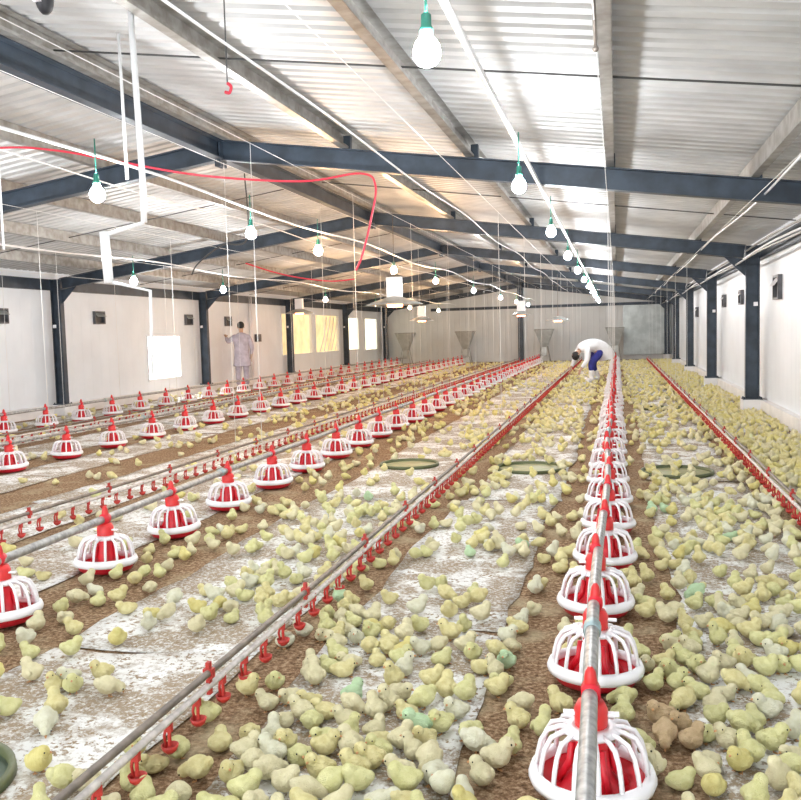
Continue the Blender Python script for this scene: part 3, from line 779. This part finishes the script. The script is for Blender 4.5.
# person 2: bends over to the left, head down, white coat over blue clothes, white boots. Local +X = towards hips, -X = towards head
def person_bending():
    J = {'pel': ((.16, 0, .82), (.13, .15)), 'waist': ((.02, 0, .92), (.12, .13)), 'chest': ((-.20, 0, .90), (.12, .17)), 'neck0': ((-.36, 0, .84), .062), 'neck': ((-.41, 0, .79), .052),
         'head': ((-.47, 0, .73), (.085, .070)), 'head2': ((-.53, 0, .66), (.090, .076)), 'head3': ((-.56, 0, .61), (.060, .055)),
         'lh': ((.12, -.10, .76), .092), 'lk': ((-.14, -.12, .47), .062), 'la': ((-.12, -.12, .09), .040), 'lf': ((-.26, -.12, .035), .036),
         'rh': ((.16, .10, .76), .092), 'rk': ((.10, .14, .43), .062), 'ra': ((.26, .14, .09), .040), 'rf': ((.14, .15, .035), .036),
         'ls': ((-.30, -.19, .83), .056), 'le': ((-.36, -.25, .56), .044), 'lw': ((-.50, -.20, .36), .029),
         'rs': ((-.30, .19, .83), .056), 're': ((-.38, .24, .56), .044), 'rw': ((-.54, .16, .38), .029)}
    E = [('pel', 'waist'), ('waist', 'chest'), ('chest', 'neck0'), ('neck0', 'neck'), ('neck', 'head'), ('head', 'head2'), ('head2', 'head3'), ('pel', 'lh'), ('lh', 'lk'), ('lk', 'la'), ('la', 'lf'),
         ('pel', 'rh'), ('rh', 'rk'), ('rk', 'ra'), ('ra', 'rf'), ('chest', 'ls'), ('ls', 'le'), ('le', 'lw'), ('chest', 'rs'), ('rs', 're'), ('re', 'rw')]
    base = dict(J)
    hand(J, E, 'lw', J['lw'][0], (-.5, .1, -1), (0, 1, .2), 'L'); hand(J, E, 'rw', J['rw'][0], (-.5, -.1, -1), (0, -1, .2), 'R')
    body = skinned('person', J, E, M['skin'])
    b = MB(); b.tube([(-.575, 0, .72), (-.615, 0, .695)], [.009, .014], 6)
    b.ball((-.50, -.085, .70), .026, 8, 6, (.8, .4, 1.2)); b.ball((-.50, .085, .70), .026, 8, 6, (.8, .4, 1.2)); b.build('nose_and_ears', M['skin'], body)
    b = MB(); b.ball((-.565, -.035, .745-.01), .011, 8, 6); b.ball((-.565, .035, .735), .011, 8, 6); b.build('eyes', M['eye'], body)
    b = MB(); b.ball((-.515, 0, .675), .115, 16, 12, (.86, .86, .98)); b.build('hair', M['hair'], body)
    loft('coat', [((.44, 0, .60), .26, .20), ((.38, 0, .72), .25, .20), ((.24, 0, .86), .23, .20), ((.05, 0, .93), .20, .175), ((-.14, 0, .92), .215, .165), ((-.29, 0, .87), .225, .145), ((-.36, 0, .84), .150, .110), ((-.41, 0, .80), .072, .072)], M['coat'], body, (0, 1, 0))
    for s in ('l', 'r'):
        T = {'c': (tuple(Vector(base[s+'s'][0])*.55+Vector(base['chest'][0])*.45), .085), 's': (base[s+'s'][0], .076), 'e': (base[s+'e'][0], .062), 'w': (tuple(Vector(base[s+'w'][0])*.9+Vector(base[s+'e'][0])*.1), .045)}
        skinned('sleeve', T, [('c', 's'), ('s', 'e'), ('e', 'w')], M['coat'], body)
        T = {'p': ((.14, (-.06 if s == 'l' else .06), .84), .13), 'h': (tuple(Vector(base[s+'h'][0])+Vector((0, 0, -.06))), .122), 'k': (base[s+'k'][0], .092), 'a': (tuple(Vector(base[s+'k'][0])*.5+Vector(base[s+'a'][0])*.5), .070)}
        skinned('trouser_leg', T, [('p', 'h'), ('h', 'k'), ('k', 'a')], M['blue'], body)
        kx = Vector(base[s+'k'][0])*.62+Vector(base[s+'a'][0])*.38; an = Vector(base[s+'a'][0]); ft = Vector(base[s+'f'][0])
        T = {'t': (tuple(kx), .088), 'a': (tuple(an+Vector((0, 0, .03))), .062), 'b': (tuple(an+Vector((-.02, 0, -.03))), .058), 'c': (tuple(ft+Vector((-.02, 0, .018))), .052)}
        skinned('boot', T, [('t', 'a'), ('a', 'b'), ('b', 'c')], M['boot'], body)
    return body
p2 = person_bending(); p2.location = (-.60, 22.6, 0); p2.rotation_euler = (0, 0, radians(38)); p2.scale = (1.0, 1.0, 1.0)
tag(p2, 'person in white coat, blue trousers and white boots bending over near the end', 'person')

# ------------------------------------------------------------------ chicks
def blob_mesh(name, balls, voxel, smooth_it=2):
    b = MB()
    for (c, r, sc, rot) in balls:
        t = MB(); t.ball((0, 0, 0), r, 14, 10, sc); R = Euler(rot).to_matrix()
        t.v = [tuple(R @ Vector(v)+Vector(c)) for v in t.v]; b.add(t.v, t.f, True)
    o = b.build(name, CH['cream'])
    md = o.modifiers.new('r', 'REMESH'); md.mode = 'VOXEL'; md.voxel_size = voxel; md.use_smooth_shade = True
    sm = o.modifiers.new('s', 'SMOOTH'); sm.factor = .5; sm.iterations = smooth_it
    me = evalmesh(o); me.name = name; bpy.data.objects.remove(o)
    for p in me.polygons: p.use_smooth = True
    return me
# facing +X.  each pose: body balls, beak position and direction, eyes, legs
def pose(kind):
    if kind == 'stand':
        B = [((0, 0, .047), .040, (1.15, 1, .98), (0, -.15, 0)), ((-.032, 0, .052), .026, (1.1, .95, .85), (0, .5, 0)), ((.024, 0, .062), .027, (1, 1, 1.1), (0, 0, 0)), ((.034, 0, .084), .0245, (1.05, 1, .98), (0, 0, 0))]
        H = Vector((.034, 0, .084)); yaw = 0; pit = 0; z = .016
    elif kind == 'turn':
        B = [((0, 0, .046), .041, (1.15, 1, .96), (0, -.1, 0)), ((-.034, 0, .050), .025, (1.1, .95, .85), (0, .5, 0)), ((.022, .006, .060), .027, (1, 1, 1.1), (0, 0, 0)), ((.028, .012, .081), .0245, (1, 1.05, .98), (0, 0, 0))]
        H = Vector((.028, .012, .081)); yaw = 1.2; pit = 0; z = .016
    elif kind == 'peck':
        B = [((-.004, 0, .050), .040, (1.15, 1, 1.0), (0, .35, 0)), ((-.036, 0, .062), .025, (1.1, .95, .85), (0, .9, 0)), ((.030, 0, .042), .025, (1.1, 1, 1), (0, .6, 0)), ((.048, 0, .032), .023, (1.05, .98, .98), (0, .9, 0))]
        H = Vector((.048, 0, .032)); yaw = 0; pit = -1.0; z = .018
    elif kind == 'rest':
        B = [((0, 0, .033), .042, (1.2, 1.08, .80), (0, 0, 0)), ((-.034, 0, .034), .026, (1.1, 1, .85), (0, .4, 0)), ((.026, 0, .044), .026, (1, 1, 1), (0, 0, 0)), ((.038, .003, .059), .0235, (1.05, 1, .95), (0, 0, 0))]
        H = Vector((.038, .003, .059)); yaw = .2; pit = -.1; z = .0
    else:
        B = [((0, 0, .050), .037, (1.08, 1, 1.2), (0, -.5, 0)), ((-.024, 0, .046), .025, (1.1, .95, .85), (0, .7, 0)), ((.017, 0, .078), .024, (1, 1, 1.3), (0, 0, 0)), ((.024, 0, .102), .0235, (1.05, 1, .98), (0, 0, 0))]
        H = Vector((.024, 0, .102)); yaw = 0; pit = .15; z = .016
    # wings
    for s in (-1, 1):
        B.append(((-.006, s*.036, B[0][0][2]+.001), .022, (1.35, .42, .85), (0, .25, 0)))
    d = Vector((cos(yaw)*cos(pit), sin(yaw)*cos(pit), sin(pit))); sd = Vector((-sin(yaw), cos(yaw), 0)); up = d.cross(sd)*1
    return B, H, d, sd, z
def fluff(me):
    ns = [v.normal.copy() for v in me.vertices]
    for v, n_ in zip(me.vertices, ns):
        p = v.co
        a = noise.noise(p*230)*.0016+noise.noise(p*90+Vector((3, 1, 2)))*.0016
        v.co = p+n_*a
    me.update(); return me
KINDS = ['stand', 'turn', 'peck', 'rest', 'tall']
CM = {}
for k in KINDS:
    B, H, d, sd, z = pose(k); up = d.cross(sd).normalized()
    hi = fluff(blob_mesh('chick', B, .0030, 3)); mid = blob_mesh('chick', B, .0095, 1); lo = blob_mesh('chick', B, .017, 0)
    bk = MB(); bk.tube([tuple(H+d*.020-up*.002), tuple(H+d*.028-up*.003), tuple(H+d*.033-up*.005)], [.0062, .0042, .001], 6)
    bkm = bk.mesh('beak'); bkm.materials.append(M['beak'])
    ems = []
    for s in (-1, 1):
        e = MB(); e.ball(tuple(H+d*.0105+sd*s*.0190+up*.005), .0036, 8, 6); em = e.mesh('eye'); em.materials.append(M['eye']); ems.append(em)
    lms = []
    for s in (-1, 1):
        l = MB()
        if z > 0:
            l.tube([(.002, s*.013, .022), (-.001, s*.014, .003)], .0026, 5)
            for t in (-.5, 0, .5): l.tube([(-.001, s*.014, .003), (.014*cos(t), s*.014+.014*sin(t), .0015)], .0016, 4)
        else:
            for t in (-.5, 0, .5): l.tube([(.026, s*.015, .004), (.026+.018*cos(t), s*.015+.016*sin(t), .0018)], .0018, 4)
        lm = l.mesh('leg'); lm.materials.append(M['beak']); lms.append(lm)
    CM[k] = dict(hi=hi, mid=mid, lo=lo, beak=bkm, eyes=ems, legs=lms)

def zfloor(x):
    return .010 if any(a < x < c_ for a, c_, _, _ in strips) else .002
# density of chicks per square metre
def dens(x, y):
    n1 = noise.noise((x*1.1+3.7, y*.85, 1.3)); n2 = noise.noise((x*3.1, y*2.6, 7.7)); cl = .5+.5*(n1*1.2+n2*.9)
    cl = max(0., min(1.35, cl*1.15))
    near = max(0, min(1, (5.0-y)/2.0))
    if x > .2:
        base = 95+270*near
        if x > 1.1: base = 170+160*near
        if y > 8: base = 62 if x < 1.2 else 160
        if 1.0 < x < 1.3: base = max(base, 95)
        fl = .35 if near > .3 or x > 1.0 else .10
        return base*(fl+(1-fl)*cl*cl*1.5)
    if x > -.42: return 22+70*near
    if x > -1.42:
        base = 60+320*max(0, min(1, (4.4-y)/1.5))
        if y > 8: base = 42
        return base*(.08+.15*near+cl*cl*1.5)
    if x > -2.45:
        base = 60 if y < 7 else 24
        if x < -2.0 and y > 4: base = 14
        v = base*(cl*cl*2.3)
        if x < -2.1 and y < 3.9: v += 22
        return v
    if x > -2.75: return 42*(.2+cl) if y < 7.5 else 20
    if x > -3.8: return 14*(.2+cl) if y < 12 else 12
    if x > -4.8: return 3.5*cl if y < 10 else 9
    if x > -5.45: return 24*cl*cl if y > 7 else 6*cl
    if x > -6.8: return 5
    if y > 14: return 5
    return 2.2
rng = random.Random(5)
cells = {}; CHK = []
def okpos(x, y, md):
    ci, cj = int(x//.12), int(y//.12)
    for a in (-1, 0, 1):
        for c in (-1, 0, 1):
            for (u, v) in cells.get((ci+a, cj+c), ()):
                if (u-x)**2+(v-y)**2 < md*md: return False
    return True
def put(x, y): cells.setdefault((int(x//.12), int(y//.12)), []).append((x, y))
obst = [(p[0], p[1], .215) for p in FEED]+[(-.66+dx, 22.6+dy, .12) for dx, dy in ((-.15, -.13), (.27, .16), (-.3, -.13), (.1, .16))]+[(-9.52, 21.3, .35), (-2.03, 2.14, .30)]
obc = {}
for ox, oy, r in obst: obc.setdefault((int(ox//.5), int(oy//.5)), []).append((ox, oy, r))
for i, y in enumerate(FY):
    for x in (XL, XR): obc.setdefault((int(x//.5), int(y//.5)), []).append((x, y, .26))
def free(x, y):
    ci, cj = int(x//.5), int(y//.5)
    for a in (-1, 0, 1):
        for c in (-1, 0, 1):
            for (u, v, r) in obc.get((ci+a, cj+c), ()):
                if (u-x)**2+(v-y)**2 < r*r: return False
    return True
CAM = Vector((0, 0, 1.35)); YAW = .2432
def vis(x, y):
    r = x*cos(YAW)+y*sin(YAW); f = -x*sin(YAW)+y*cos(YAW)
    return f > 1.6 and abs(r/f) < .50 and f < 60
def gen(xa, xb, ya, yb, dmax):
    n = int((xb-xa)*(yb-ya)*dmax)
    for _ in range(n):
        x = rng.uniform(xa, xb); y = rng.uniform(ya, yb)
        if rng.random()*dmax > dens(x, y) or not vis(x, y): continue
        if not free(x, y): continue
        if abs(x+1.37) < .035 and rng.random() < .6: continue
        if not okpos(x, y, .068 if y < 4.6 else .066): continue
        put(x, y); CHK.append((x, y))
for (x, y) in ((.14, 2.86), (.19, 2.95), (.22, 2.84), (.13, 3.0)): put(x, y); CHK.append((x, y))
gen(-10.0, 2.05, 1.7, 10, 900); gen(-10.0, 2.05, 10, 36.2, 260)
def colour_of(x, y, i):
    if i < 4: return 'shade_tinted'
    q = random.Random(int(x*1000)*7+int(y*1000)).random()
    if y < 7:
        lim = 0.20+.25*(noise.noise((x*1.3, y*1.3, 4))+.3)
        if q < .012: return 'mint green'
        if q < lim: return 'greenish yellow'
        if q < lim+.12: return 'off-white'
        if q < lim+.40: return 'cream'
        if q > .95: return 'bright yellow'
        return 'pale yellow'
    if q < .22: return 'bright yellow'
    if q < .55: return 'cream'
    return 'pale yellow'
info = []
for i, (x, y) in enumerate(CHK):
    rr = random.Random(i*13+5); k = rr.choices(KINDS, (30, 22, 13, 25, 10))[0]
    info.append([x, y, rr.uniform(0, 2*pi), rr.uniform(.76, .93), k, colour_of(x, y, i), math.hypot(x, y), i])
def framed(c):
    f = -c[0]*sin(YAW)+c[1]*cos(YAW); r = c[0]*cos(YAW)+c[1]*sin(YAW)
    # inside the picture, roughly
    return abs(r/f) < .455 and (1.33/f-.0757) < .455
near = sorted([c for c in info if framed(c)], key=lambda c: c[6])[:300]
ns = set(c[7] for c in near)
# --- descriptive labels, unique within a strip and a row of places
def strip_of(x):
    if x > 1.13: return 'by right wall drinker'
    if x > .12: return 'right of right feeder line'
    if x > -.28: return 'under right feed pipe'
    if x > -1.37: return 'left of right feeder line'
    if x > -2.6: return 'left of near drinker line'
    return 'near second feeder line'
def level(y):
    k = round((y-2.48)/.425)
    if k <= -1: return 'before nearest feeder'
    return ('level with %s feeder' if k % 2 == 0 else 'just beyond %s feeder') % ['nearest', 'second', 'third', 'fourth', 'fifth', 'sixth', 'seventh'][k//2]
buckets = {}
for c in near:
    key = (strip_of(c[0]), level(c[1]), c[5]); buckets.setdefault(key, []).append(c)
lab = {}
for (st, lv, colr), cs in buckets.items():
    cs.sort(key=lambda c: math.atan2(c[0], c[1]))
    for j, c in enumerate(cs):
        if len(cs) == 1: t = 'only %s chick %s, %s' % (colr, st, lv)
        else: t = '%s %s chick from left, %s, %s' % (ordw(j+1), colr, st, lv)
        lab[c[7]] = t
seen_l = {}
for j, c in enumerate(near):
    me = CM[c[4]]['hi']
    o = bpy.data.objects.new('chick', me); COL.objects.link(o)
    o.location = (c[0], c[1], zfloor(c[0])); o.rotation_euler = (0, 0, c[2]); o.scale = (c[3],)*3
    o.material_slots[0].link = 'OBJECT'; o.material_slots[0].material = CH[c[5]]
    if j < 170:
        for nm, me2 in [('beak', CM[c[4]]['beak']), ('eye', CM[c[4]]['eyes'][0]), ('eye', CM[c[4]]['eyes'][1]), ('leg', CM[c[4]]['legs'][0]), ('leg', CM[c[4]]['legs'][1])]:
            q = bpy.data.objects.new(nm, me2); COL.objects.link(q); q.parent = o
    tag(o, lab[c[7]], 'chick', 'chicks near the camera')
# --- all the others: one object
import numpy as np
def arr(me):
    v = np.empty(len(me.vertices)*3, dtype=np.float32); me.vertices.foreach_get('co', v); v = v.reshape(-1, 3)
    me.calc_loop_triangles(); t = np.empty(len(me.loop_triangles)*3, dtype=np.int32); me.loop_triangles.foreach_get('vertices', t)
    return v, t.reshape(-1, 3)
LOD = {(k, l): arr(CM[k][l]) for k in KINDS for l in ('mid', 'lo')}
cn = list(CH); V = []; T = []; MI = []; off = 0
for c in info:
    if c[7] in ns: continue
    v, t = LOD[(c[4], 'mid' if c[6] < 9 else 'lo')]
    ca, sa = cos(c[2])*c[3], sin(c[2])*c[3]
    w = np.empty_like(v); w[:, 0] = v[:, 0]*ca-v[:, 1]*sa+c[0]; w[:, 1] = v[:, 0]*sa+v[:, 1]*ca+c[1]; w[:, 2] = v[:, 2]*c[3]+zfloor(c[0])
    V.append(w); T.append(t+off); off += len(v); MI.append(np.full(len(t), cn.index(c[5]), dtype=np.int32))
V = np.concatenate(V); T = np.concatenate(T); MI = np.concatenate(MI)
me = bpy.data.meshes.new('chick_flock'); me.vertices.add(len(V)); me.vertices.foreach_set('co', V.ravel())
me.loops.add(len(T)*3); me.loops.foreach_set('vertex_index', T.ravel()); me.polygons.add(len(T))
me.polygons.foreach_set('loop_start', np.arange(0, len(T)*3, 3, dtype=np.int32)); 
for n_ in cn: me.materials.append(CH[n_])
me.update(calc_edges=True); me.polygons.foreach_set('material_index', MI); me.polygons.foreach_set('use_smooth', np.ones(len(T), dtype=bool)); me.update()
o = bpy.data.objects.new('chick_flock', me); COL.objects.link(o)
tag(o, 'flock of small pale yellow chicks spread over the floor farther back', 'chicks', kind='stuff')
print('CHICKS', len(info), 'tris', len(T))

# ------------------------------------------------------------------ world and camera
w = bpy.data.worlds.new('World'); scn.world = w; w.use_nodes = True
bg = w.node_tree.nodes['Background']; bg.inputs['Color'].default_value = (.92, .96, 1, 1); bg.inputs['Strength'].default_value = 2.4

cam = bpy.data.cameras.new('camera'); co = bpy.data.objects.new('camera', cam); COL.objects.link(co)
cam.sensor_fit = 'HORIZONTAL'; cam.sensor_width = 36; cam.lens = 36*877.86/801; cam.clip_start = .05; cam.clip_end = 200
yaw, pit, rol = .2432, .0757, .0270
fwd = Vector((-sin(yaw)*cos(pit), cos(yaw)*cos(pit), -sin(pit)))
right = Vector((cos(yaw), sin(yaw), 0)); up = right.cross(fwd)
R2 = right*cos(rol)-up*sin(rol); U2 = right*sin(rol)+up*cos(rol)
mx = Matrix((R2, U2, -fwd)).transposed().to_4x4(); mx.translation = CAM
co.matrix_world = mx; scn.camera = co
vs = scn.view_settings; vs.view_transform = 'Standard'; vs.look = 'None'; vs.gamma = 1; vs.use_curve_mapping = False; vs.exposure = 1.4
